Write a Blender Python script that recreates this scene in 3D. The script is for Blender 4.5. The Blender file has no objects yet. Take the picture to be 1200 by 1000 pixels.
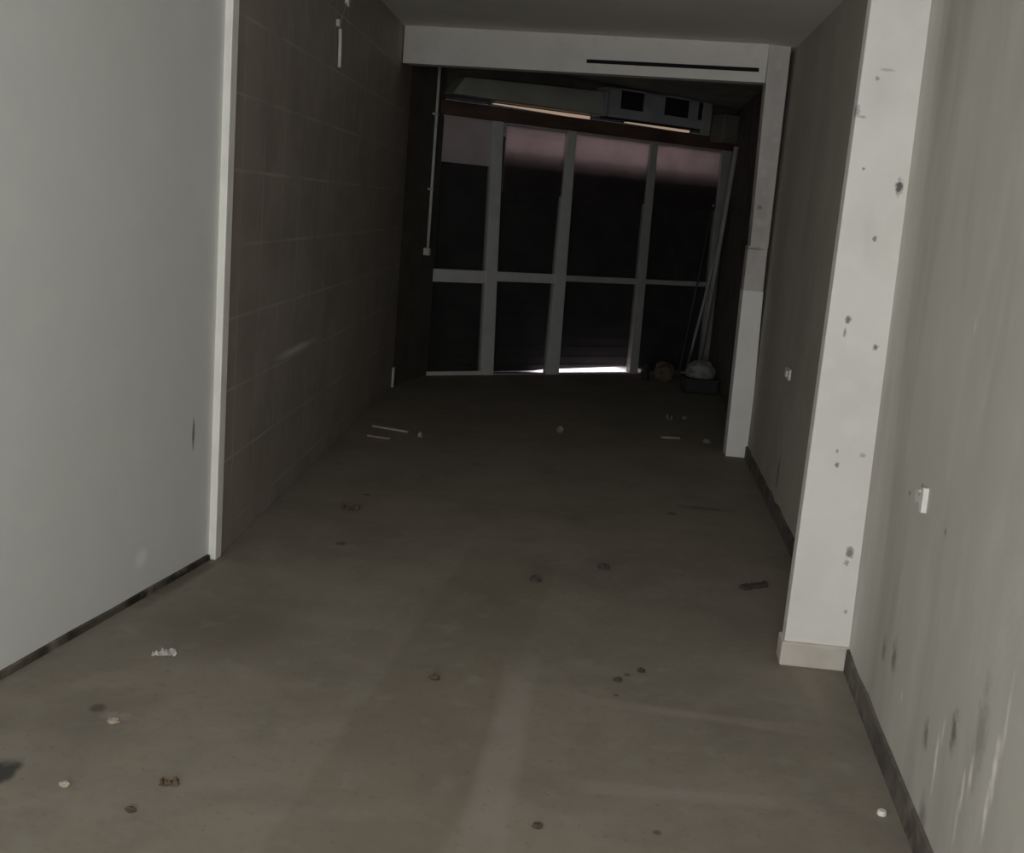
import bpy, bmesh, math, random
from mathutils import Vector, Matrix, noise

S = bpy.context.scene
COL = S.collection

# ------------------------------------------------------------------ camera
F = 1319.8                       # focal length in pixels for a 1200 px wide frame
EYE = Vector((0, 0, 1.5))
d_ = Vector((100, 250, -F)).normalized()          # the corridor's axis seen from the camera
u_ = Vector((560, 6743, F)); u_ = (u_ - d_ * u_.dot(d_)).normalized()
x_ = d_.cross(u_)
ROT = Matrix((x_, d_, u_))                        # camera -> world
cam_d = bpy.data.cameras.new('camera')
cam_d.sensor_width = 36; cam_d.lens = F / 1200 * 36; cam_d.clip_end = 200; cam_d.clip_start = .05
cam = bpy.data.objects.new('camera', cam_d); COL.objects.link(cam)
cam.matrix_world = Matrix.Translation(EYE) @ ROT.to_4x4()
S.camera = cam

# ------------------------------------------------------------------ light
S.view_settings.view_transform = 'Standard'
S.view_settings.look = 'None'
S.view_settings.exposure = 0.0
S.view_settings.gamma = 1.0
S.view_settings.use_curve_mapping = False
w = bpy.data.worlds.new('world'); S.world = w; w.use_nodes = True
w.node_tree.nodes['Background'].inputs[0].default_value = (.75, .8, 1, 1)
w.node_tree.nodes['Background'].inputs[1].default_value = 0.03

def area(name, loc, target, sx, sy, power, color, spread=180):
    l = bpy.data.lights.new(name, 'AREA'); l.shape = 'RECTANGLE'; l.size = sx; l.size_y = sy
    l.energy = power; l.color = color; l.spread = math.radians(spread)
    o = bpy.data.objects.new(name, l); COL.objects.link(o); o.location = loc
    o.rotation_euler = (Vector(target) - Vector(loc)).to_track_quat('-Z', 'Y').to_euler()
    return o
area('entrance_daylight', (-.6, -1.45, 1.4), (-.3, 6, 1.3), 2.1, 1.9, 98, (.985, .995, 1))
S.cycles.diffuse_bounces = 8; S.cycles.max_bounces = 12; S.cycles.transparent_max_bounces = 12

# ------------------------------------------------------------------ helpers
def ray(px, py): return ROT @ Vector(((px - 600) / F, (500 - py) / F, -1))
def G(px, py, z=0.0):
    r = ray(px, py); return EYE + r * ((z - EYE.z) / r.z)
def onp(px, py, p0, n):
    r = ray(px, py); n = Vector(n); return EYE + r * ((Vector(p0) - EYE).dot(n) / r.dot(n))

def box(bm, x0, x1, y0, y1, z0, z1, M=None):
    vs = [bm.verts.new((x, y, z)) for z in (z0, z1) for x, y in ((x0, y0), (x1, y0), (x1, y1), (x0, y1))]
    for f in ((3, 2, 1, 0), (4, 5, 6, 7), (0, 1, 5, 4), (1, 2, 6, 5), (2, 3, 7, 6), (3, 0, 4, 7)):
        bm.faces.new([vs[i] for i in f])
    if M: bmesh.ops.transform(bm, matrix=M, verts=vs)
    return vs
def hexa(bm, lo, hi):
    vs = [bm.verts.new(p) for p in list(lo) + list(hi)]; n = len(lo)
    bm.faces.new(vs[:n][::-1]); bm.faces.new(vs[n:])
    for i in range(n):
        j = (i + 1) % n; bm.faces.new((vs[i], vs[j], vs[n + j], vs[n + i]))
def prism(bm, pts, z0, z1):
    hexa(bm, [(x, y, z0) for x, y in pts], [(x, y, z1) for x, y in pts])
def tube(bm, pts, r, seg=10):
    rings = []
    pts = [Vector(p) for p in pts]
    for i, p in enumerate(pts):
        t = (pts[min(i + 1, len(pts) - 1)] - pts[max(i - 1, 0)]).normalized()
        a = t.orthogonal().normalized() if i == 0 else (a_prev - t * a_prev.dot(t)).normalized()
        a_prev = a; b = t.cross(a)
        rings.append([bm.verts.new(p + (a * math.cos(2 * math.pi * k / seg) + b * math.sin(2 * math.pi * k / seg)) * r) for k in range(seg)])
    for r0, r1 in zip(rings, rings[1:]):
        for k in range(seg): bm.faces.new((r0[k], r0[(k + 1) % seg], r1[(k + 1) % seg], r1[k]))
    bm.faces.new(rings[0][::-1]); bm.faces.new(rings[-1])
def obj(name, bm, m, parent=None, loc=None, bevel=0, smooth=False):
    bmesh.ops.recalc_face_normals(bm, faces=bm.faces)
    me = bpy.data.meshes.new(name); bm.to_mesh(me); bm.free()
    me.materials.append(m)
    if smooth:
        for p in me.polygons: p.use_smooth = True
    o = bpy.data.objects.new(name, me); COL.objects.link(o)
    if loc is not None: o.location = loc
    if parent: o.parent = parent
    if bevel:
        b = o.modifiers.new('bevel', 'BEVEL'); b.width = bevel; b.segments = 2; b.limit_method = 'ANGLE'
    return o
def tag(o, label, cat=None, group=None, kind=None):
    o['label'] = label
    if cat: o['category'] = cat
    if group: o['group'] = group
    if kind: o['kind'] = kind
    return o
def empty(name, loc=(0, 0, 0), rz=0):
    o = bpy.data.objects.new(name, None); COL.objects.link(o); o.location = loc; o.rotation_euler = (0, 0, rz)
    o.empty_display_size = .1
    return o
NB = bmesh.new

# ------------------------------------------------------------------ materials
def srgb(r, g, b):
    return tuple(((c / 255 / 12.92) if c / 255 < .04045 else ((c / 255 + .055) / 1.055) ** 2.4) for c in (r, g, b)) + (1,)
class Mat:
    def __init__(s, name, col, rough=.8, metal=0, spec=.3):
        s.m = bpy.data.materials.new(name); s.m.use_nodes = True; s.nt = s.m.node_tree
        s.b = s.nt.nodes['Principled BSDF']; s.b.inputs['Roughness'].default_value = rough
        s.b.inputs['Metallic'].default_value = metal; s.b.inputs['Specular IOR Level'].default_value = spec
        s.geo = s.n('ShaderNodeNewGeometry'); s.pos = s.geo.outputs['Position']
        c = s.n('ShaderNodeRGB'); c.outputs[0].default_value = (*col[:3], 1); s.c = c.outputs[0]
        s.done = False
    def n(s, t): return s.nt.nodes.new(t)
    def l(s, a, b): s.nt.links.new(a, b)
    def noise(s, scale, detail=4, stretch=(1, 1, 1)):
        mp = s.n('ShaderNodeMapping'); mp.inputs['Scale'].default_value = stretch; s.l(s.pos, mp.inputs['Vector'])
        x = s.n('ShaderNodeTexNoise'); x.inputs['Scale'].default_value = scale; x.inputs['Detail'].default_value = detail
        s.l(mp.outputs[0], x.inputs['Vector']); return x.outputs[0]
    def ramp(s, v, a, b, lo=0, hi=1):
        x = s.n('ShaderNodeMapRange'); s.l(v, x.inputs[0])
        for i, q in enumerate((a, b, lo, hi)): x.inputs[i + 1].default_value = q
        x.clamp = True; return x.outputs[0]
    def math(s, op, a, b):
        x = s.n('ShaderNodeMath'); x.operation = op
        for i, q in enumerate((a, b)):
            if isinstance(q, (int, float)): x.inputs[i].default_value = q
            else: s.l(q, x.inputs[i])
        return x.outputs[0]
    def mix(s, fac, col):
        x = s.n('ShaderNodeMix'); x.data_type = 'RGBA'; s.l(fac, x.inputs[0]); s.l(s.c, x.inputs[6])
        x.inputs[7].default_value = (*col[:3], 1); s.c = x.outputs[2]; return s
    def mottle(s, col, scale, a=.4, b=.7, amt=1, stretch=(1, 1, 1), detail=5):
        return s.mix(s.ramp(s.noise(scale, detail, stretch), a, b, 0, amt), col)
    def spot(s, c, rad, col, amt=.8, rz=0, soft=.5, rag=.35, shape='e', nscale=None):
        """a stain or painted glint with a shape of its own on the surface, in world metres"""
        mp = s.n('ShaderNodeMapping'); mp.vector_type = 'TEXTURE'
        mp.inputs['Location'].default_value = c; mp.inputs['Rotation'].default_value = (0, 0, rz); mp.inputs['Scale'].default_value = rad
        s.l(s.pos, mp.inputs['Vector'])
        if shape == 'e':
            ln = s.n('ShaderNodeVectorMath'); ln.operation = 'LENGTH'; s.l(mp.outputs[0], ln.inputs[0]); dist = ln.outputs['Value']
        else:
            ab = s.n('ShaderNodeVectorMath'); ab.operation = 'ABSOLUTE'; s.l(mp.outputs[0], ab.inputs[0])
            sp = s.n('ShaderNodeSeparateXYZ'); s.l(ab.outputs[0], sp.inputs[0])
            dist = s.math('MAXIMUM', s.math('MAXIMUM', sp.outputs[0], sp.outputs[1]), sp.outputs[2])
        nz = s.noise(nscale or 1.2 / min(r for r in rad), 4)
        dist = s.math('ADD', dist, s.math('MULTIPLY', s.math('SUBTRACT', nz, .5), rag * 2))
        return s.mix(s.ramp(dist, 1 - soft, 1, amt, 0), col)
    def bump(s, scale, strength=.2, dist=.01, detail=6):
        x = s.n('ShaderNodeBump'); x.inputs['Strength'].default_value = strength; x.inputs['Distance'].default_value = dist
        s.l(s.noise(scale, detail), x.inputs['Height']); s.l(x.outputs[0], s.b.inputs['Normal']); return s
    def end(s):
        s.l(s.c, s.b.inputs['Base Color']); return s.m
def plain(name, col, rough=.7, metal=0, var=.8, scale=30):
    k = Mat(name, col, rough, metal)
    return k.mottle(tuple(c * var for c in col[:3]), scale).bump(scale * 2, .1, .003).end()

# walls' floor lines (world metres)
LN = lambda y: -1.639 + (y - 3.036) * .163          # left painted wall
TL = lambda y: -1.41 - (y - 4.35) * .02402          # tiled wall
RN = lambda y: .945 + (y - 2.636) * .0627           # right wall, near
RF = lambda y: 1.03 + (y - 3.95) * .028             # right wall, middle stretch
CZ = lambda x: 2.645 - x * .042                     # underside of the ceiling

# --- floor
k = Mat('dusty_concrete', (0.249, 0.221, 0.182), .75, 0, .25)
k.mottle((0.199, 0.177, 0.144), 1.7, .42, .62, .7).mottle((0.296, 0.271, 0.230), 6, .5, .75, .45).mottle((0.162, 0.143, 0.116), 22, .55, .75, .3)
k.spot((-.345, 3.3, 0), (.215, 1.6, .1), (.165, .142, .105), .34, -.085, .12, .10, 'b', 3)
k.spot((-.12, 3.0, 0), (0.065, 0.731, 0.086), (0.348, 0.307, 0.278), .38, -.02, .5, .25, 'b', 3)
k.spot((.45, 3.30, 0), (0.413, 0.039, 0.086), (0.333, 0.293, 0.269), .5, -.07, .8, .2, 'b', 4)
k.spot((.40, 2.80, 0), (0.396, 0.043, 0.086), (0.333, 0.293, 0.269), .5, .06, .8, .2, 'b', 4)
k.spot((-1.12, 3.62, 0), (.33, .36, .1), (0.168, 0.145, 0.118), .85, .3, .7, .3, 'e', 3)
k.spot((-1.30, 2.85, 0), (.2, .25, .1), (0.169, 0.149, 0.122), .5, 0, .8, .3, 'e', 4)
k.spot((-1.36, 2.52, 0), (.045, .09, .05), (0.039, 0.039, 0.036), .9, 0, .4, .3)
k.spot((-1.22, 2.88, 0), (.05, .035, .05), (0.428, 0.395, 0.348), .6, 0, .8, .4)
k.spot((LN(4.0) + .035, 4.0, 0), (.035, .34, .1), (.09, .075, .06), .55, -.162, .6, .6, 'b', 9)
k.mottle((0.158, 0.144, 0.118), 4.5, .55, .72, .45).mottle((0.295, 0.288, 0.246), 9, .56, .72, .4).mottle((0.128, 0.118, 0.099), 45, .62, .75, .5)
k.spot((.72, 5.9, 0), (.22, .05, .05), (0.085, 0.075, 0.065), .6, 0, .8, .4)
k.spot((.86, 3.6, 0), (.05, .25, .05), (0.338, 0.298, 0.252), .5, 0, .8, .3)
for (px, py, r) in ((724, 797, .022), (735, 791, .015), (752, 787, .018), (400, 637, .03), (430, 580, .025), (787, 602, .03), (770, 976, .014), (115, 830, .03), (722, 815, .012)):
    p = G(px, py); k.spot(tuple(p), (r, r * 1.1, .05), (.08, .07, .055), .75, 0, .5, .3)
FLOOR = k.bump(14, .25, .006).end()
# --- left painted wall
k = Mat('pale_wall_paint', (.665, .675, .66), .6, 0, .3)
k.mottle((.64, .65, .62), 1.1, .4, .65, .6).mottle((.74, .74, .71), 5, .5, .75, .4)
k.spot((-1.46, 4.135, .545), (.03, .012, .075), (.12, .11, .1), .85, 0, .6, .25, 'e', 30)
k.spot((-1.517, 3.785, .149), (.05, .05, .05), (.86, .85, .81), .7, 0, .6, .3)
k.spot((-1.41, 4.29, .3), (.1, .09, .8), (.55, .55, .52), .35, 0, .9, .3)
PAINT = k.bump(60, .12, .003).end()
# --- tiled wall
def tile_mat():
    k = Mat('brown_wall_tiles', (.35, .315, .28), .55, 0, .35)
    k.mottle((.28, .25, .22), 3, .4, .6, .7).mottle((.42, .37, .32), 9, .5, .75, .5)
    sp = k.n('ShaderNodeSeparateXYZ'); k.l(k.pos, sp.inputs[0])
    g = None
    for out, step, off, wd in ((1, .322, .13, .012), (2, .29, .245, .012)):
        v = k.math('MODULO', k.math('ADD', sp.outputs[out], 10 * step - off), step)
        e = k.math('LESS_THAN', k.math('ABSOLUTE', k.math('SUBTRACT', v, step / 2), 0), wd / 2)
        g = e if g is None else k.math('MAXIMUM', g, e)
    g = k.math('MULTIPLY', g, k.ramp(k.noise(2.2, 3), .38, .62, .1, .75))
    k.mix(g, (.50, .47, .43))
    k.spot((-1.44, 5.55, .71), (.1, .5, .028), (.80, .78, .76), .8, -.024, .9, .35, 'e', 9)  # glint on the tiles, painted in as a pale streak
    k.spot((-1.43, 5.2, .2), (.1, 1.2, .2), (.34, .30, .25), .5, 0, .9, .3, 'e', 3)
    return k.bump(20, .1, .004).end()
TILES = tile_mat()
# --- right walls
k = Mat('grimy_wall_paint', (.57, .555, .51), .7, 0, .3)
k.mottle((.49, .475, .43), 1.6, .4, .65, .7, (1, 1, .5)).mottle((.64, .625, .585), 7, .5, .72, .5, (1, 1, .4))
k.mottle((.36, .335, .29), 2.6, .48, .72, .7, (1, 1.4, .3))
def rn(px, py):
    t = Vector((.0627, 1, 0)); return tuple(onp(px, py, (.945, 2.636, 0), (t.y, -t.x, .018)))
for (px, py, ry, rz, a) in ((1098, 880, .016, .07, .55), (1094, 910, .012, .09, .5), (1138, 905, .016, .08, .5), (1128, 925, .012, .07, .55), (1165, 905, .02, .1, .7), (1155, 950, .016, .09, .65), (1105, 860, .01, .05, .5),
                             (1143, 382, .012, .03, .3), (1057, 815, .006, .03, .6), (1180, 845, .012, .12, .35), (1120, 965, .014, .08, .4)):
    k.spot(rn(px, py), (.05, ry, rz), (.95, .91, .86), min(1, a * 1.35), 0, 1.0, .75, 'e', 22)
for (px, py, ry, rz, a) in ((1118, 858, .035, .06, .65), (1085, 862, .03, .05, .55), (1048, 770, .04, .06, .6), (1036, 760, .03, .05, .5), (1066, 578, .012, .012, .8), (1081, 569, .012, .01, .7), (1108, 624, .012, .014, .6), (1080, 960, .05, .07, .5), (1150, 860, .05, .14, .35)):
    k.spot(rn(px, py), (.05, ry, rz), (.15, .13, .10), min(1, a * 1.2), 0, .8, .8)
WALLR = k.bump(40, .2, .004).end()
k = Mat('dull_brown_wall_paint', (.47, .44, .39), .75, 0, .25)
k.mottle((.39, .36, .315), 1.8, .4, .62, .8, (1, 1, .5)).mottle((.53, .495, .44), 8, .5, .75, .4)
k.spot((1.087, 5.93, .22), (.05, .035, .12), (.06, .045, .04), .7, 0, .7, .3)
WALLM = k.bump(40, .2, .004).end()
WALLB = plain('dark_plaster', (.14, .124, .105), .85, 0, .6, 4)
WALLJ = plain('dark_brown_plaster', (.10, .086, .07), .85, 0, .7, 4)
CEIL = Mat('sooty_ceiling_plaster', (.80, .78, .73), .9, 0, .2).mottle((.74, .715, .665), 2, .4, .65, .8).mottle((.84, .82, .77), 9, .5, .75, .4).bump(30, .15, .004).end()
# --- pillars
k = Mat('chipped_white_plaster', (.76, .74, .71), .65, 0, .3)
k.mottle((.69, .67, .635), 2.5, .42, .65, .7).mottle((.80, .785, .75), 11, .5, .72, .5)
def pf(px, py): return tuple(onp(px, py, (0, 3.80, 0), (0, 1, 0)))
for (px, py, rx, rz, a) in ((1054, 219, .015, .03, .95), (994, 375, .012, .017, .8), (1026, 407, .011, .013, .85), (1025, 280, .009, .011, .8), (1028, 92, .008, .008, .7), (996, 648, .017, .022, .75), (992, 660, .01, .014, .5),
                            (1005, 130, .01, .025, .5), (1011, 137, .014, .006, .5), (981, 545, .008, .012, .75), (981, 529, .006, .008, .6), (1012, 198, .006, .006, .7), (991, 717, .008, .01, .5), (1011, 534, .014, .01, .4), (990, 390, .006, .02, .6), (1040, 82, .03, .006, .35), (1012, 702, .02, .006, .3)):
    k.spot(pf(px, py), (rx, .06, rz), (.10, .095, .085), a, 0, .55, .8)
k.spot(pf(1030, 110), (.08, .1, .16), (.60, .585, .55), .4, 0, .9, .3, 'e', 6)
k.spot(pf(1018, 270), (.03, .1, .1), (.62, .6, .57), .4, 0, .9, .3, 'e', 9)
PILL = k.bump(35, .2, .004).end()
PLINTH = Mat('grubby_plinth_plaster', (.60, .56, .50), .7, 0, .3).mottle((.45, .41, .35), 8, .4, .7, .7).bump(35, .2, .004).end()
k = Mat('grey_bare_plaster', (.58, .55, .53), .8, 0, .2).mottle((.45, .425, .405), 5, .42, .65, .8, (1, 1, .5)).mottle((.68, .66, .64), 14, .52, .75, .6)
k.spot((1.0, 7.34, 1.36), (.1, .1, .012), (.12, .11, .1), .6, 0, .6, .6, 'e', 12)
k.spot((1.02, 7.34, 1.62), (.02, .1, .02), (.1, .1, .09), .6, 0, .6, .4)
PLAST = k.bump(25, .3, .006).end()
PANEL = Mat('white_lower_panel', (.84, .835, .80), .6, 0, .3).mottle((.77, .765, .73), 5, .42, .65, .7).bump(35, .1, .003).end()
TRIM = Mat('cream_trim_paint', (.86, .85, .80), .5, 0, .35).mottle((.76, .75, .70), 9, .42, .68, .7).end()
FASC = Mat('cream_fascia_paint', (.74, .715, .68), .6, 0, .3).mottle((.67, .645, .61), 3, .42, .65, .7).mottle((.56, .535, .50), 14, .58, .75, .4).end()
SKIRT = Mat('dark_grimy_skirting', (.16, .143, .125), .8, 0, .25).mottle((.075, .065, .055), 7, .4, .6, .8).mottle((.3, .27, .23), 13, .54, .75, .7).end()
GAPM = Mat('broken_dirty_skirting', (.10, .085, .068), .9, 0, .2).mottle((.03, .026, .022), 6, .4, .55, 1).mottle((.28, .24, .19), 9, .55, .7, .7).end()
BLACK = plain('black_recess', (.012, .012, .012), .9)
ALU = Mat('grey_aluminium', (.58, .58, .56), .55, .25, .4).mottle((.48, .48, .46), 7, .42, .65, .6).end()
ALUD = Mat('dull_grey_aluminium', (.42, .415, .395), .6, .25, .4).mottle((.33, .325, .31), 7, .42, .65, .6).end()
SLATS = Mat('dark_shutter_steel', (.09, .088, .09), .5, .3, .4).mottle((.05, .05, .05), 5, .4, .65, .7).end()
WOOD = Mat('dark_red_brown_wood', (.10, .06, .047), .55, 0, .35).mottle((.05, .026, .02), 12, .4, .65, .8, (.2, .2, 1)).end()
CASE = Mat('dusty_green_grey_metal', (.30, .30, .27), .75, .1, .3).mottle((.23, .23, .205), 4, .42, .65, .7).end()
CASE2 = Mat('dusty_grey_metal', (.30, .31, .305), .7, .1, .3).mottle((.22, .23, .23), 5, .42, .65, .7).end()
BRNB = plain('brown_grey_box_paint', (.15, .13, .11), .8, 0, .7, 6)
WHITE = plain('white_plastic', (.78, .76, .72), .45, 0, .9, 40)
OFFW = plain('off_white_cable_sheath', (.62, .62, .59), .5, 0, .8, 20)
PAPER = plain('crumpled_white_paper', (.52, .49, .46), .9, 0, .75, 40)
TAN = plain('pale_tan_crumbs', (.42, .35, .27), .9, 0, .7, 40)
LATH = plain('pale_bare_wood', (.36, .29, .22), .8, 0, .7, 18)
LATHG = plain('grey_weathered_wood', (.36, .35, .36), .8, 0, .7, 18)
CLOD = plain('dark_dirt', (.075, .065, .052), .95, 0, .6, 50)
LEAF = plain('dead_brown_leaf', (.11, .08, .05), .9, 0, .6, 60)
POLE = plain('dull_grey_pole_paint', (.36, .36, .345), .55, 0, .8, 9)
BAG = Mat('crumpled_white_plastic', (.22, .22, .20), .6, 0, .35).mottle((.10, .10, .095), 22, .42, .65, .8).end()
CRATE = plain('black_crate_plastic', (.03, .03, .034), .6, 0, .7, 20)
BRAG = Mat('brown_paper_bag', (.11, .082, .06), .85, 0, .2).mottle((.06, .045, .034), 14, .42, .65, .8).end()
PAVE = plain('grey_pavement', (.75, .74, .73), .9, 0, .8, 8)
OUTP = plain('outdoor_wall_render', (.3, .29, .27), .9, 0, .8, 4)
def glass(name, tint, g):
    m = bpy.data.materials.new(name); m.use_nodes = True; nt = m.node_tree
    nt.nodes.remove(nt.nodes['Principled BSDF'])
    t = nt.nodes.new('ShaderNodeBsdfTransparent'); t.inputs[0].default_value = (*tint, 1)
    q = nt.nodes.new('ShaderNodeBsdfGlossy'); q.inputs['Roughness'].default_value = .12
    df = nt.nodes.new('ShaderNodeBsdfDiffuse'); df.inputs[0].default_value = (.3, .28, .26, 1)
    m1 = nt.nodes.new('ShaderNodeMixShader'); m1.inputs[0].default_value = g
    m2 = nt.nodes.new('ShaderNodeMixShader')
    nz = nt.nodes.new('ShaderNodeTexNoise'); nz.inputs['Scale'].default_value = 6
    mr = nt.nodes.new('ShaderNodeMapRange'); mr.inputs[3].default_value = .0; mr.inputs[4].default_value = .05
    nt.links.new(nz.outputs[0], mr.inputs[0]); nt.links.new(mr.outputs[0], m2.inputs[0])
    nt.links.new(t.outputs[0], m1.inputs[1]); nt.links.new(q.outputs[0], m1.inputs[2])
    nt.links.new(m1.outputs[0], m2.inputs[1]); nt.links.new(df.outputs[0], m2.inputs[2])
    nt.links.new(m2.outputs[0], nt.nodes['Material Output'].inputs[0]); return m
GLASS = glass('dusty_dark_glass', (.82, .82, .82), .04)
def frosted(name='frosted_pinkish_glass', tr=.25, dim=1):
    k = Mat(name, (.50, .44, .44), .6, 0, .2); k.mottle((.42, .375, .38), 5, .42, .65, .7)
    k.l(k.c, k.b.inputs['Base Color'])
    t = k.n('ShaderNodeBsdfTranslucent'); k.l(k.c, t.inputs[0])
    mx = k.n('ShaderNodeMixShader'); mx.inputs[0].default_value = tr
    k.l(k.b.outputs[0], mx.inputs[1]); k.l(t.outputs[0], mx.inputs[2]); k.l(mx.outputs[0], k.nt.nodes['Material Output'].inputs[0])
    return k.m
FROST = frosted()
FROST2 = frosted('clearer_pinkish_glass', .95)
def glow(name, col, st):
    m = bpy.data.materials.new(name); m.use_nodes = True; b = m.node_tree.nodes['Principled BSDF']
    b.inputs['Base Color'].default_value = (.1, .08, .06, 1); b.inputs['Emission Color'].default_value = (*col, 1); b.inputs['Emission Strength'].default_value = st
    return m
WARM = glow('warm_glow_strip', (1, .72, .52), .33)  # emission stands in for the orange light above the doors

# ------------------------------------------------------------------ shell
def struct(name, bm, m, label=None, cat=None, **kw):
    o = obj(name, bm, m, **kw); o['kind'] = 'structure'
    if label: tag(o, label, cat)
    return o
DA = Vector((-1.343, 9.626, 0)); DB = Vector((1.296, 11.517, 0))       # foot of the glazed doors
DT = (DB - DA).normalized(); DN = Vector((-DT.y, DT.x, 0)); DANG = math.atan2(DT.y, DT.x)
def D(x, y=0, z=0): return DA + DT * x + DN * y + Vector((0, 0, z))

fl = [(-3.1, -2.6), (1.5, -2.6), (1.75, 11.9), tuple(D(3.3, .1)[:2]), tuple(D(-.3, .1)[:2]), (-1.75, 9.4), (-1.7, 4.2)]
bm = NB(); prism(bm, fl, -.15, 0); struct('floor', bm, FLOOR, 'dusty grey brown concrete floor of the empty shop', 'floor')
bm = NB()
hexa(bm, [(x, y, CZ(x)) for x, y in fl], [(x, y, CZ(x) + .15) for x, y in fl])
struct('ceiling', bm, CEIL, 'dark sooty plaster ceiling above the room', 'ceiling')
bm = NB(); bk = [(1.25, 7.52), tuple(D(3.3, .02)[:2]), tuple(D(-.2, .02)[:2]), (-1.6, 8.58)]
hexa(bm, [(x, y, CZ(x) - .012) for x, y in bk], [(x, y, CZ(x) + .05) for x, y in bk])
struct('ceiling_far', bm, Mat('darker_ceiling_plaster', (.30, .29, .25), .9, 0, .2).mottle((.2, .19, .165), 4, .4, .65, .8).end(), 'darker ceiling strip between the cream fascia and the doors', 'ceiling')  # thin slab under the far ceiling, darker in tone than the rest
def wall(name, a, b, out, m, label, z0=-.05, z1=2.9, lean=0):
    bm = NB(); o = Vector(out)
    a = Vector(a); b = Vector(b)
    prism(bm, [tuple(a), tuple(b), tuple(b + o), tuple(a + o)], z0, z1)
    for v in bm.verts: v.co.x += lean * v.co.z
    return struct(name, bm, m, label, 'wall')
wall('wall_left', (LN(-2.6), -2.6), (LN(4.30), 4.30), (-.25, 0), PAINT, 'pale grey painted wall with a dirty foot, lit brightest at its near end')
wall('wall_left_tiled', (TL(4.34), 4.34), (TL(8.93), 8.93), (-.25, 0), TILES, 'dark brown tiled wall with pale joints behind the cream corner strip')
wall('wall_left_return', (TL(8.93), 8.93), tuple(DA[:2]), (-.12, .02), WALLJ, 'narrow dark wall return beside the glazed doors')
wall('wall_right', (RN(-2.6), -2.6), (RN(3.95), 3.95), (.25, 0), WALLR, 'grimy grey wall with white drips near its foot', lean=-.018)
wall('wall_right_middle', (RF(3.95), 3.95), (RF(7.62), 7.62), (.06, 0), WALLM, 'dull brown wall between the white pillar and the grey pilaster')
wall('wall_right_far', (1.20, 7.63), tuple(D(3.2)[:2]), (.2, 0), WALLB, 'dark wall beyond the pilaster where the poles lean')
# header strip of wall above the doors
bm = NB(); M = Matrix.Translation(DA) @ Matrix.Rotation(DANG, 4, 'Z')
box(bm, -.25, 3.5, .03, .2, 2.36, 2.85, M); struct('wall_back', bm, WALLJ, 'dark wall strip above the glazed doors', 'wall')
# cream corner strip at the end of the left wall
bm = NB()
prism(bm, [(LN(4.29) - .005, 4.285), (LN(4.29) + .03, 4.275), (LN(4.29) + .035, 4.335), (-1.62, 4.345), (-1.62, 4.30)], 0, 2.9)
struct('trim_1', bm, TRIM, 'cream vertical corner strip where the painted wall meets the dark tiles', 'trim', bevel=.004)
# skirtings
def skirt(name, fn, y0, y1, side, th, h, m, label):
    bm = NB(); n = 24; random.seed(len(name))
    ys = [y0 + (y1 - y0) * i / n for i in range(n + 1)]
    lo = []
    for y in ys:
        hh = h * (1 + .25 * (noise.noise(Vector((y * 6, 1, 3)))))
        x = fn(y)
        lo.append([bm.verts.new(p) for p in ((x - side * .01, y, 0), (x + side * th, y, 0), (x + side * th, y, hh), (x - side * .01, y, hh + .004))])
    for a, b in zip(lo, lo[1:]):
        for i in range(4): bm.faces.new((a[i], a[(i + 1) % 4], b[(i + 1) % 4], b[i]))
    bm.faces.new(lo[0]); bm.faces.new(lo[-1][::-1])
    return struct(name, bm, m, label, 'skirting')
skirt('baseboard_left', LN, -1, 4.27, 1, .012, .022, GAPM, 'thin broken dirty strip along the foot of the pale left wall')
skirt('baseboard_right', RN, -1, 3.80, -1, .012, .08, SKIRT, 'dark grimy skirting under the grey wall with white drips')
skirt('baseboard_right_middle', RF, 3.9, 7.34, -1, .012, .08, SKIRT, 'dark skirting along the dull brown wall between pillar and pilaster')

# white pillar
p_ = empty('pillar', (.905, 3.81, 0)); tag(p_, 'tall chipped white pillar on a low plinth against the right wall', 'pillar', kind='structure')
M = Matrix.Translation((-.905, -3.81, 0))
bm = NB(); hexa(bm, [(.792, 3.80, .085), (1.03, 3.80, .085), (1.03, 3.88, .085), (.797, 3.88, .085)], [(.794, 3.80, 2.9), (.966, 3.80, 2.9), (.966, 3.88, 2.9), (.799, 3.88, 2.9)])
bmesh.ops.transform(bm, matrix=M, verts=bm.verts)
obj('shaft', bm, PILL, p_, bevel=.004)
bm = NB(); prism(bm, [(.782, 3.785), (1.035, 3.785), (1.06, 3.89), (.787, 3.89)], 0, .088)
bmesh.ops.transform(bm, matrix=M, verts=bm.verts)
obj('plinth', bm, PLINTH, p_, bevel=.006)
# far pilaster
p_ = empty('pillar', (1.06, 7.36, 0)); tag(p_, 'narrow pilaster under the fascia end, grey above and white below', 'pillar', kind='structure')
M = Matrix.Translation((-1.06, -7.36, 0))
bm = NB(); random.seed(3)
hexa(bm, [(.977, 7.36, 1.09), (1.105, 7.36, 1.09), (1.105, 7.50, 1.09), (.977, 7.50, 1.09)], [(.977, 7.36, 1.375), (1.10, 7.36, 1.375), (1.10, 7.50, 1.375), (.977, 7.50, 1.375)])
hexa(bm, [(.989, 7.362, 1.37), (1.103, 7.362, 1.37), (1.103, 7.50, 1.37), (.989, 7.50, 1.37)], [(.952, 7.362, 2.9), (1.09, 7.362, 2.9), (1.09, 7.50, 2.9), (.952, 7.50, 2.9)])
bmesh.ops.transform(bm, matrix=M, verts=bm.verts)
tag(obj('upper_shaft', bm, PLAST, p_, bevel=.004), 'grey bare plaster upper shaft')
bm = NB()
hexa(bm, [(.990, 7.350, 0), (1.14, 7.350, 0), (1.14, 7.50, 0), (.990, 7.50, 0)], [(.976, 7.350, 1.095), (1.106, 7.350, 1.095), (1.106, 7.50, 1.095), (.976, 7.50, 1.095)])
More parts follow.
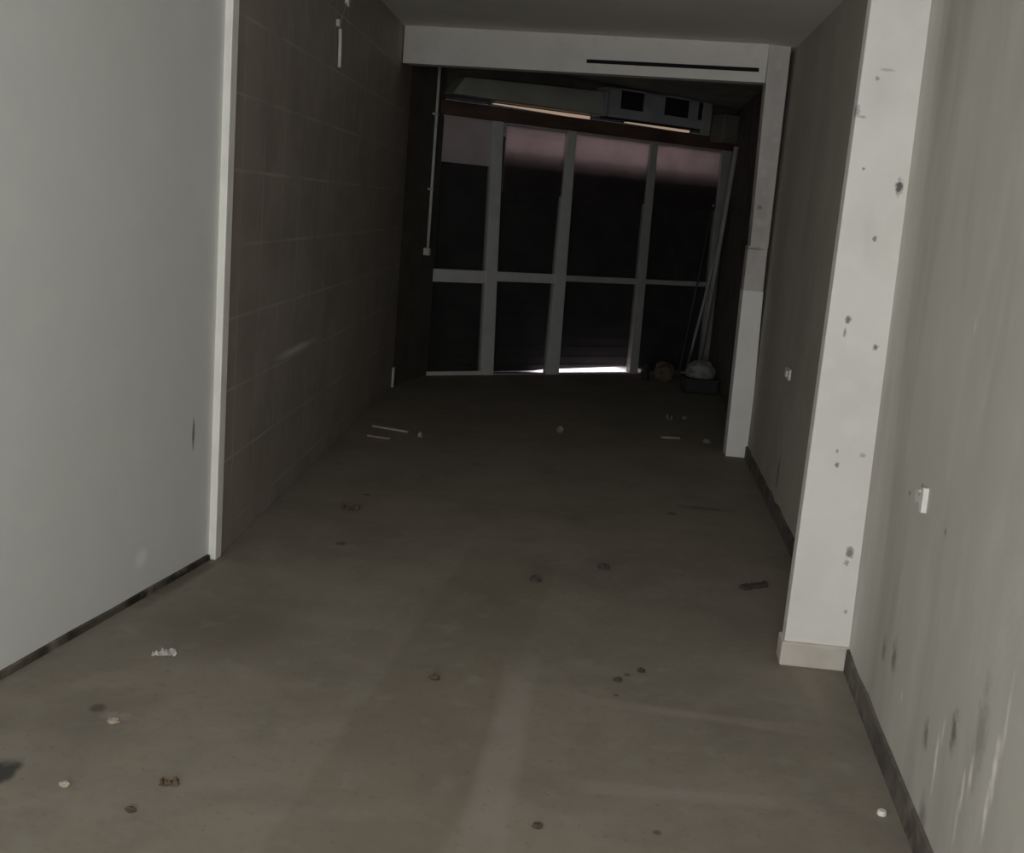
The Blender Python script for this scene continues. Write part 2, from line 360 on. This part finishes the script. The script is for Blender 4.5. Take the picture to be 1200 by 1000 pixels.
bmesh.ops.transform(bm, matrix=M, verts=bm.verts)
tag(obj('lower_panel', bm, PANEL, p_, bevel=.004), 'white painted lower panel')

# cream fascia across the ceiling
FA = Vector((.955, 7.35)); FB = Vector((-1.50, 8.40))
fe = empty('beam', (FA.x, FA.y, 2.45)); tag(fe, 'cream fascia box across the ceiling with a dark slot', 'fascia', kind='structure')
ft = (FB - FA).normalized(); fn_ = Vector((ft.y, -ft.x)); fn_ = fn_ if fn_.y > 0 else -fn_
def fpt(px, py): return onp(px, py, (FA.x, FA.y, 0), (fn_.x, fn_.y, 0))
def flo(s, o, z):
    q = FA + ft * s + fn_ * o; return (q.x - FA.x, q.y - FA.y, z - 2.45)
def fs(p): return (Vector(p[:2]) - FA).dot(ft)
L_ = (FB - FA).length
zb = lambda s: 2.376 + (2.449 - 2.376) * s / L_
def fslab(bm, s0, s1, o0, o1, za0, za1, zb0, zb1):
    # za0/zb0 : bottom/top at s0 ; za1/zb1 at s1
    hexa(bm, [flo(s0, o0, za0), flo(s1, o0, za1), flo(s1, o1, za1), flo(s0, o1, za0)], [flo(s0, o0, zb0), flo(s1, o0, zb1), flo(s1, o1, zb1), flo(s0, o1, zb0)])
pa, pb = fpt(889.5, 82), fpt(687, 71.5)
sa, sb = fs(pa), fs(pb); za, zbb = pa.z, pb.z; hw = .0125
bm = NB()
fslab(bm, 0, L_, .02, .13, zb(0), zb(L_), 2.8, 2.8)
fslab(bm, 0, sa, 0, .02, zb(0), zb(sa), 2.8, 2.8)
fslab(bm, sb, L_, 0, .02, zb(sb), zb(L_), 2.8, 2.8)
fslab(bm, sa, sb, 0, .02, zb(sa), zb(sb), za - hw, zbb - hw)
fslab(bm, sa, sb, 0, .02, za + hw, zbb + hw, 2.8, 2.8)
obj('fascia_board', bm, FASC, fe)
bm = NB(); fslab(bm, sa, sb, .012, .019, za - hw, zbb - hw, za + hw, zbb + hw)
tag(obj('slot', bm, BLACK, fe), 'long black slot')

# ------------------------------------------------------------------ glazed doors
dr = empty('door_1', DA, DANG); dr['kind'] = 'structure'; tag(dr, 'grey metal framed glazed doors of four leaves across the far end', 'door')
def dbox(name, x0, x1, y0, y1, z0, z1, m, par=dr, bevel=.003):
    bm = NB(); box(bm, x0, x1, y0, y1, z0, z1); return obj(name, bm, m, par, bevel=bevel)
def dquad(name, xb0, xb1, xt0, xt1, y0, y1, z0, z1, m, par=dr):
    bm = NB(); hexa(bm, [(xb0, y0, z0), (xb1, y0, z0), (xb1, y1, z0), (xb0, y1, z0)], [(xt0, y0, z1), (xt1, y0, z1), (xt1, y1, z1), (xt0, y1, z1)])
    return obj(name, bm, m, par, bevel=.003)
dquad('stile', -.06, .0, -.06, .0, -.005, .04, 0, 2.2, SLATS)
dquad('stile', .53, .66, .465, .565, -.025, .04, 0, 2.2, ALU)
dquad('stile', 1.23, 1.37, 1.24, 1.33, -.025, .04, 0, 2.2, ALU)
dquad('stile', 2.20, 2.30, 2.18, 2.26, -.02, .04, 0, 2.2, ALUD)
dquad('stile', 3.10, 3.25, 3.06, 3.25, -.02, .04, 0, 2.2, ALUD)
xs = [(0, .53), (.63, 1.235), (1.36, 2.19), (2.28, 3.09)]
rz = [(.815, .925, ALU), (.84, .925, ALU), (.865, .92, ALUD), (.872, .918, ALUD)]
for i, ((a, b), (z0, z1, m)) in enumerate(zip(xs, rz)):
    dbox('middle_rail', a - .01, b + .01, -.015, .03, z0, z1, m)
    dbox('bottom_rail', a - .01, b + .01, -.015, .03, 0, .035 if i == 0 else .012, ALU if i == 0 else ALUD)
    dbox('top_rail', a - .01, b + .01, -.01, .03, 2.185, 2.2, ALUD)
    tz = (1.82, 1.62, 1.62, 1.62)[i]
    dbox('transom_panel', a - .01, b + .01, .005, .015, tz, 2.19, FROST if i == 0 else FROST2, bevel=0)
    dbox('glass_pane', a - .01, b + .01, .008, .014, z1 - .005, tz, GLASS, bevel=0)
    dbox('glass_pane', a - .01, b + .01, .008, .014, .01, z0 + .005, GLASS, bevel=0)
# wooden head above them, with glowing strips added along its upper edge
hd = empty('trim_2', D(0, 0, 2.2), DANG); hd['kind'] = 'structure'; tag(hd, 'dark red brown wooden head over the glazed doors', 'trim')
dbox('head_board', -.1, 3.3, -.05, .05, 0, .115, WOOD, hd)
def glow_bar(n, x0, x1, t0, t1, z):
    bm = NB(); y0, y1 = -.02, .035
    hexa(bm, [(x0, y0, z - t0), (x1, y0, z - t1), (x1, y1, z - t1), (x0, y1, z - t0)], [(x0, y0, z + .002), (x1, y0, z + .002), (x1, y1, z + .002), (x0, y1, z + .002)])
    o = obj(f'glow_strip_{n}', bm, WARM, loc=D(0, 0, 0)); o.rotation_euler = (0, 0, DANG); o['kind'] = 'structure'; return o
tag(glow_bar(1, .47, 1.46, .003, .026, 2.343), 'longer warm glowing strip above the wooden head, below the left housing', 'glow_strip')
tag(glow_bar(2, 1.88, 2.62, .004, .018, 2.339), 'shorter warm glowing strip above the wooden head, below the right housing', 'glow_strip')

# shutter outside the glass
sh = empty('roller_shutter', D(0, .16), DANG); tag(sh, 'dark closed roller shutter behind the glazed doors', 'shutter')
bm = NB(); n = 21; h = 2.03 / n
def sg(x): return max(.002, .003 + .010 * (x - .6)) if x < 1.3 else (min(.045, .02 + .026 * (x - 1.3)) if x < 2.5 else .003)
x0, x1 = -.15, 3.4
for i in range(n):
    z0 = .06 + i * h
    hexa(bm, [(x0, 0, z0), (x1, 0, z0), (x1, .012, z0), (x0, .012, z0)], [(x0, .0, z0 + h * .86), (x1, .0, z0 + h * .86), (x1, .012, z0 + h * .86), (x0, .012, z0 + h * .86)])
    box(bm, x0, x1, .006, .012, z0 + h * .85, z0 + h * 1.02)
obj('slat_curtain', bm, SLATS, sh)
bm = NB()
for i in range(6): tube(bm, [(x0, .006, 2.125 + i * .045), (x1, .006, 2.125 + i * .045)], .006, 6)
for i in range(30): box(bm, x0 + .06 + i * .12, x0 + .066 + i * .12, .002, .010, 2.09, 2.36)
obj('added_grille', bm, SLATS, sh)  # unseen grille, added so outdoor light reaches the transom panels
bm = NB(); N = 24
for i in range(N):
    a = x0 + (x1 - x0) * i / N; b = x0 + (x1 - x0) * (i + 1) / N
    hexa(bm, [(a, -.01, sg(a)), (b, -.01, sg(b)), (b, .025, sg(b)), (a, .025, sg(a))], [(a, -.01, .065), (b, -.01, .065), (b, .025, .065), (a, .025, .065)])
bmesh.ops.remove_doubles(bm, verts=bm.verts, dist=1e-5)
obj('bottom_bar', bm, SLATS, sh)

# housings above the doors
ho = empty('shutter_housing', D(0, -.12, 2.36), DANG); tag(ho, 'long dusty green grey housing above the left half of the doors', 'housing')
bm = NB()
hexa(bm, [(-.03, -.06, .0), (1.50, -.06, .0), (1.50, .14, .0), (-.03, .14, .0)], [(.10, -.02, .15), (1.50, -.02, .20), (1.50, .14, .20), (.10, .14, .15)])
obj('body', bm, CASE, ho, bevel=.008)
bm = NB(); box(bm, 1.50, 1.52, -.062, .14, -.01, .2); obj('end_cap', bm, CASE2, ho, bevel=.004)
ho2 = empty('fan_housing', D(0, -.17, 2.37), DANG); tag(ho2, 'grey box housing with dark square openings above the right half of the doors', 'housing')
bm = NB(); X0, X1 = 1.54, 2.72; hol = [(1.66, 1.93), (2.16, 2.46), (2.56, 2.63)]
zt = .235
box(bm, X0, X1, .01, .19, .0, zt)
cut = [X0]
for a, b in hol: cut += [a, b]
cut.append(X1)
for a, b in zip(cut[::2], cut[1::2]): box(bm, a, b, -.02, .01, .06, zt)
box(bm, X0, X1, -.02, .01, -.02, .06.__float__()); 
box(bm, X0, X1, -.02, .01, zt - .015, zt)
obj('body', bm, CASE2, ho2)
for a, b in hol[:3]:
    bm = NB(); box(bm, a, b, .004, .009, .06, zt - .015); tag(obj('opening', bm, BLACK, ho2), 'black square opening')
bm = NB(); box(bm, X0 + .0, X1 - .1, .02, .12, -.03, -.005); obj('underside_flap', bm, BLACK, ho2)
bm = NB(); box(bm, X1 - .10, X1, -.03, .0, -.06, .17); obj('end_bracket', bm, CASE, ho2, bevel=.004)
jb = empty('motor_box', D(2.93, -.22, 2.25), DANG); tag(jb, 'small brown grey box high in the far right corner above the poles', 'box')
bm = NB(); box(bm, -.12, .14, -.06, .12, 0, .26); obj('casing', bm, BRNB, jb, bevel=.008)
bm = NB(); box(bm, -.11, .13, -.068, -.058, .03, .22); obj('cover_plate', bm, BRNB, jb, bevel=.003)

# thin conduit down the left side of the doors
rw = Vector((.969, -.246, 0)); cq = onp(501, 295, DA + rw * .03, rw); cp = empty('conduit_pipe', cq, math.atan2(.969, .246)); tag(cp, 'thin grey conduit running down the left edge of the glazed doors', 'pipe')
bm = NB(); tube(bm, [(0, 0, .03), (0, 0, 1.6)], .0125, 12); obj('pipe', bm, OFFW, cp, smooth=True)
bm = NB(); box(bm, -.022, .022, -.02, .03, -.03, .03); obj('end_box', bm, OFFW, cp, bevel=.004)
for z in (.5, 1.1):
    bm = NB(); box(bm, -.02, .02, -.016, .03, z, z + .02); obj('clip', bm, ALUD, cp, bevel=.002)

# outdoors, only what the gap under the shutter lets through
bm = NB(); box(bm, -1, 4.3, .1, 6, -.15, -.002, Matrix.Translation(DA) @ Matrix.Rotation(DANG, 4, 'Z')); struct('pavement', bm, PAVE, 'sunlit pavement glimpsed under the shutter', 'pavement')
def spot(name, loc, tgt, power, ang, col, r=.05):
    l = bpy.data.lights.new(name, 'SPOT'); l.energy = power; l.spot_size = math.radians(ang); l.spot_blend = .6; l.color = col; l.shadow_soft_size = r
    o = bpy.data.objects.new(name, l); COL.objects.link(o); o.location = loc
    o.rotation_euler = (Vector(tgt) - Vector(loc)).to_track_quat('-Z', 'Y').to_euler()
spot('street_daylight', D(2.0, 2.2, .42), D(1.8, .1, .0), 2300, 36, (1, .88, .97), .1)
area('street_sky', D(1.7, 1.2, 3.2), D(1.7, .1, 2.1), 3, .7, 44, (1, .88, .9))

# ------------------------------------------------------------------ things at the far end
FARN = Vector((DB.y - 7.63, -(DB.x - 1.20), 0)).normalized()
def farwall(px, py): return onp(px, py, (1.20 - .07, 7.63, 0), FARN)
def pole(foot, top, r, label, name='pole', m=None):
    foot = Vector(foot); top = Vector(top)
    e = empty(name, foot); tag(e, label, 'pole', 'poles leaning in the far right corner')
    t = (top - foot); bm = NB(); tube(bm, [(0, 0, 0.0), t * .995], r, 12); obj('shaft', bm, m or POLE, e, smooth=True)
    bm = NB(); tube(bm, [t * .99, t], r * 1.15, 12); obj('end_cap', bm, ALUD, e, smooth=True)
def along(px, py, p0, n=(DN.x, DN.y, 0)): return onp(px, py, p0, n)
pole(G(804, 436), along(851, 250, D(0, -.22)), .014, 'thinner left one of the pale poles leaning behind the white bag')
pole(G(818, 437), farwall(863, 172), .022, 'longest and thickest pale pole leaning behind the white bag')
pole(G(795, 440), along(836, 240, D(0, -.1)), .008, 'faint thin dark rod leaning left of the pale poles', m=SLATS)

def lump(name, loc, size, m, seed, label, cat, group=None, amp=.35, freq=1.6, sub=3, rz=0, parent=None):
    bm = NB(); bmesh.ops.create_icosphere(bm, subdivisions=sub, radius=1)
    off = Vector((seed * 3.7, seed * 1.3, seed * 2.1))
    for v in bm.verts:
        v.co *= 1 + amp * noise.noise(v.co * freq + off) + amp * .5 * noise.noise(v.co * freq * 2.7 + off)
        v.co = Vector((v.co.x * size[0] / 2, v.co.y * size[1] / 2, max(v.co.z, -.55) * size[2] / 1.55))
    mz = min(v.co.z for v in bm.verts)
    for v in bm.verts: v.co.z -= mz
    o = obj(name, bm, m, parent, loc, smooth=False)
    o.rotation_euler = (0, 0, rz)
    if label: tag(o, label, cat, group)
    return o
def sheet(name, loc, sx, sy, m, seed, label, cat, group=None, crump=.02, th=.001, rz=0, n=14):
    bm = NB(); off = Vector((seed * 5.1, seed * 2.3, 0)); vs = {}
    for i in range(n):
        for j in range(n):
            u, v = i / (n - 1) * 2 - 1, j / (n - 1) * 2 - 1
            e = 1 + .3 * noise.noise(Vector((u * 1.5, v * 1.5, seed)))
            z = abs(noise.noise(Vector((u * 2, v * 2, 0)) + off)) * crump * 2
            vs[i, j] = bm.verts.new((u * sx / 2 * e, v * sy / 2 * e, z))
    for i in range(n - 1):
        for j in range(n - 1): bm.faces.new((vs[i, j], vs[i + 1, j], vs[i + 1, j + 1], vs[i, j + 1]))
    mz = min(v.co.z for v in bm.verts)
    for v in bm.verts: v.co.z -= mz - .0005
    o = obj(name, bm, m, None, loc); o.rotation_euler = (0, 0, rz)
    s = o.modifiers.new('solid', 'SOLIDIFY'); s.thickness = th; s.offset = 1
    tag(o, label, cat, group); return o
# black crate with a white bag on it
c_ = G(820, 462)
cr = empty('crate', (c_.x, c_.y + .12, 0), .12); tag(cr, 'low black crate under the white bag at the foot of the poles', 'crate')
bm = NB(); t = .012; W, Dp, H = .30, .22, .13
box(bm, -W / 2, W / 2, -Dp / 2, Dp / 2, 0, t)
box(bm, -W / 2, W / 2, -Dp / 2, -Dp / 2 + t, 0, H); box(bm, -W / 2, W / 2, Dp / 2 - t, Dp / 2, 0, H)
box(bm, -W / 2, -W / 2 + t, -Dp / 2, Dp / 2, 0, H); box(bm, W / 2 - t, W / 2, -Dp / 2, Dp / 2, 0, H)
obj('body', bm, CRATE, cr)
bm = NB(); box(bm, -W / 2 - .008, W / 2 + .008, -Dp / 2 - .008, Dp / 2 + .008, H - .018, H); obj('rim', bm, CRATE, cr, bevel=.003)
lump('plastic_bag', (c_.x, c_.y + .12, H), (.27, .20, .155), BAG, 4, 'crumpled whitish bag on the black crate at the foot of the poles', 'bag', amp=.18, freq=2.2)
b_ = G(773, 447); bg = lump('paper_bag', (b_.x + .04, b_.y + .08, 0), (.22, .17, .17), BRAG, 9, 'small crumpled brown bag on the floor before the bright gap', 'bag', amp=.3)
b_ = G(758, 447); lump('dark_sack', (b_.x - .02, b_.y + .07, 0), (.09, .12, .16), CRATE, 12, 'small dark sack beside the brown bag near the bright gap', 'sack', amp=.25)
# board offcut at the end of the tiled wall
oc = onp(460, 455, (TL(8.9) + .02, 8.9, 0), (1, .024, 0)); bm = NB(); box(bm, -.02, .02, -.008, .008, 0, .16)
o = obj('board_offcut', bm, OFFW, None, (TL(8.85) + .014, 8.85, 0), bevel=.002); o.rotation_euler = (0, .03, 1.5)
tag(o, 'short pale board offcut standing at the far end of the tiled wall', 'offcut')

# ------------------------------------------------------------------ things on walls
# cable hanging high on the tiled wall
tn = Vector((1, .02402, 0)).normalized()
def tl(px, py, off=.0): return onp(px, py, Vector((TL(6), 6, 0)) + tn * off, tn)
top = tl(399, 26, .012); cb = empty('hanging_cable', top); tag(cb, 'short white cable stub hanging high on the dark tiled wall', 'cable')
def rel(p): return p - top
bm = NB(); tube(bm, [rel(tl(398.5, 34, .014)), rel(tl(398.6, 50, .016)), rel(tl(398, 65, .02)), rel(tl(397.6, 79, .02))], .0095, 10); obj('sheath', bm, WHITE, cb, smooth=True)
bm = NB(); tube(bm, [rel(tl(406, 4, .012)), rel(tl(403, 14, .012)), rel(tl(400, 22, .014)), rel(tl(398.5, 34, .014))], .0035, 8); obj('wire', bm, ALUD, cb, smooth=True)
q = rel(tl(396.5, 27, .008)); bm = NB(); box(bm, q.x - .008, q.x + .01, q.y - .016, q.y + .016, q.z - .018, q.z + .018); obj('clip', bm, OFFW, cb, bevel=.003)
q = rel(tl(407, 1, .008)); bm = NB(); box(bm, q.x - .008, q.x + .012, q.y - .02, q.y + .02, q.z - .03, q.z + .02); obj('clip', bm, WHITE, cb, bevel=.003)
# wall socket between pillar and pilaster
sk = onp(924.5, 438, (RF(6), 6, 0), (1, -.028, 0)); so = empty('wall_socket', sk, math.radians(-1.6)); tag(so, 'small white socket on the dull brown wall beyond the white pillar', 'socket')
bm = NB(); box(bm, -.012, .004, -.075, .075, -.028, .028); obj('plate', bm, WHITE, so, bevel=.004)
bm = NB(); box(bm, -.020, -.010, -.03, .03, -.016, .016); obj('outlet', bm, WHITE, so, bevel=.003)
# torn socket remains on the near right wall
rs = Vector(rn(1081, 586)); rb = empty('broken_wall_hook', rs, -.0627); tag(rb, 'broken white plastic fitting left on the grey wall right of the white pillar', 'fitting')
def rl(px, py, off=0):
    q = Vector(rn(px, py)) - rs; q = Matrix.Rotation(.0627, 3, 'Z') @ q; return Vector((q.x - off, q.y, q.z))
bm = NB()
pts = [rl(1077, 574), rl(1081, 574), rl(1081, 588), rl(1076, 590), rl(1075, 583)]
hexa(bm, [p + Vector((.004, 0, 0)) for p in pts], [p + Vector((-.008, 0, 0)) for p in pts]); obj('plate', bm, WHITE, rb, bevel=.001)
bm = NB(); pts = [rl(1087, 572), rl(1089, 573), rl(1085, 602), rl(1082.5, 601), rl(1082, 588)]
hexa(bm, [p + Vector((.004, 0, 0)) for p in pts], [p + Vector((-.014, 0, 0)) for p in pts]); obj('prong', bm, WHITE, rb, bevel=.001)
bm = NB(); q = rl(1082, 580); tube(bm, [q + Vector((.004, 0, 0)), q + Vector((-.011, 0, 0))], .004, 10); obj('screw', bm, ALUD, rb, smooth=True)

# ------------------------------------------------------------------ litter on the floor
def lath(p0, p1, w_, h_, m, label):
    a, b = G(*p0), G(*p1); L = (b - a).length
    bm = NB(); box(bm, -L / 2, L / 2, -w_ / 2, w_ / 2, 0, h_)
    o = obj('wooden_lath', bm, m, None, (a + b) / 2, bevel=.002); o.rotation_euler = (0, 0, math.atan2(b.y - a.y, b.x - a.x)); tag(o, label, 'lath', 'wooden laths on the floor')
lath((437, 500), (478, 507), .03, .012, LATHG, 'longer greyish wooden lath on the floor beside the tiled wall')
lath((431, 511), (457, 515), .03, .010, LATH, 'shorter tan wooden lath in front of the greyish one by the tiled wall')
lath((775, 513), (796, 514), .035, .010, LATHG, 'short pale lath lying on the floor left of the pilaster foot')
lump('plaster_crumb', G(492, 512), (.03, .04, .03), TAN, 21, 'tiny tan crumb on the floor right of the two laths', 'crumb')
lump('plaster_crumb', G(656, 507), (.05, .06, .045), BAG, 22, 'pale crumb in the middle of the dark far floor', 'crumb')
sheet('paper_scrap', G(784, 492), .05, .09, BAG, 23, 'dim curled scrap on the dark floor before the black crate', 'scrap', crump=.03)
lump('plaster_crumb', G(828, 519), (.05, .05, .03), BAG, 24, 'grey crumb on the floor just left of the pilaster foot', 'crumb')
lump('plaster_crumb', G(802, 491), (.035, .04, .025), BAG, 25, 'dim grey crumb right of the curled scrap on the dark floor', 'crumb')
sheet('paper_scrap', G(198, 767), .045, .05, PAPER, 31, 'crumpled white paper scrap on the floor near the left wall', 'scrap', crump=.013, rz=.5)
sheet('paper_scrap', G(186, 768), .04, .02, PAPER, 33, 'narrow twisted paper scrap just left of the crumpled white one', 'scrap', crump=.012, rz=.2)
lump('plaster_crumb', G(75, 921), (.026, .02, .012), TAN, 41, 'pale tan crumb low on the floor near the left edge', 'crumb')
lump('plaster_crumb', G(133, 846), (.035, .03, .01), TAN, 42, 'flat dull tan crumb between the paper scraps and the left edge', 'crumb')
sheet('dry_leaf', G(198, 919), .045, .028, LEAF, 51, 'brown curled leaf alone on the bright floor at lower left', 'leaf', crump=.012, rz=.2)
lump('dirt_clod', G(153, 951), (.026, .018, .012), CLOD, 52, 'small dark clod below the lone curled leaf at lower left', 'clod')
sheet('dry_leaf', G(411, 597), .085, .05, LEAF, 53, 'dark brown leaf on the floor near the tiled wall', 'leaf', crump=.02, rz=.1)
lump('dirt_clod', G(627, 681), (.045, .04, .022), CLOD, 54, 'dark clod near the middle of the floor, nearer of two', 'clod')
lump('dirt_clod', G(707, 667), (.05, .04, .024), CLOD, 55, 'dark clod right of and beyond the mid floor one', 'clod')
lump('dirt_clod', G(509, 796), (.032, .025, .016), LEAF, 56, 'small brown clod on the smooth strip in the middle of the floor', 'clod')
lump('dirt_clod', G(751, 787), (.026, .022, .012), CLOD, 57, 'small dark clod beside the dark floor specks left of the plinth', 'clod')
lump('dirt_clod', G(630, 970), (.024, .02, .012), LEAF, 58, 'small brown clod at the bottom of the picture near its middle', 'clod')
lump('dirt_clod', G(724, 798), (.022, .026, .010), CLOD, 59, 'flat dark clod at the left end of the speck row before the plinth', 'clod')
# dark strip of broken skirting left of the pillar
a, b = G(869, 691), G(897, 687); L = (b - a).length
bm = NB(); nseg = 8
prev = None
for i in range(nseg + 1):
    x = -L / 2 + L * i / nseg; ww = .018 + .008 * noise.noise(Vector((i * .9, 5, 0))); hh = .016 + .010 * noise.noise(Vector((i * 1.3, 9, 0)))
    ring = [bm.verts.new(p) for p in ((x, -ww, 0), (x, ww, 0), (x, ww * .7, hh), (x, -ww * .8, hh))]
    if prev:
        for q in range(4): bm.faces.new((prev[q], prev[(q + 1) % 4], ring[(q + 1) % 4], ring[q]))
    else: bm.faces.new(ring[::-1])
    prev = ring
bm.faces.new(prev)
o = obj('broken_batten', bm, CLOD, None, (a + b) / 2); o.rotation_euler = (0, 0, math.atan2(b.y - a.y, b.x - a.x)); tag(o, 'dark ragged batten piece on the floor left of the white pillar', 'batten')
# white bottle cap
cp = G(1033, 955); e = empty('bottle_cap', cp); tag(e, 'round white bottle cap on the floor at lower right', 'bottle cap')
bm = NB(); bmesh.ops.create_cone(bm, cap_ends=True, segments=28, radius1=.0125, radius2=.0118, depth=.011, matrix=Matrix.Translation((0, 0, .0055)))
obj('skirt', bm, WHITE, e, bevel=.0015)
bm = NB(); bmesh.ops.create_cone(bm, cap_ends=True, segments=28, radius1=.0105, radius2=.0098, depth=.002, matrix=Matrix.Translation((0, 0, .0118)))
obj('top', bm, WHITE, e)
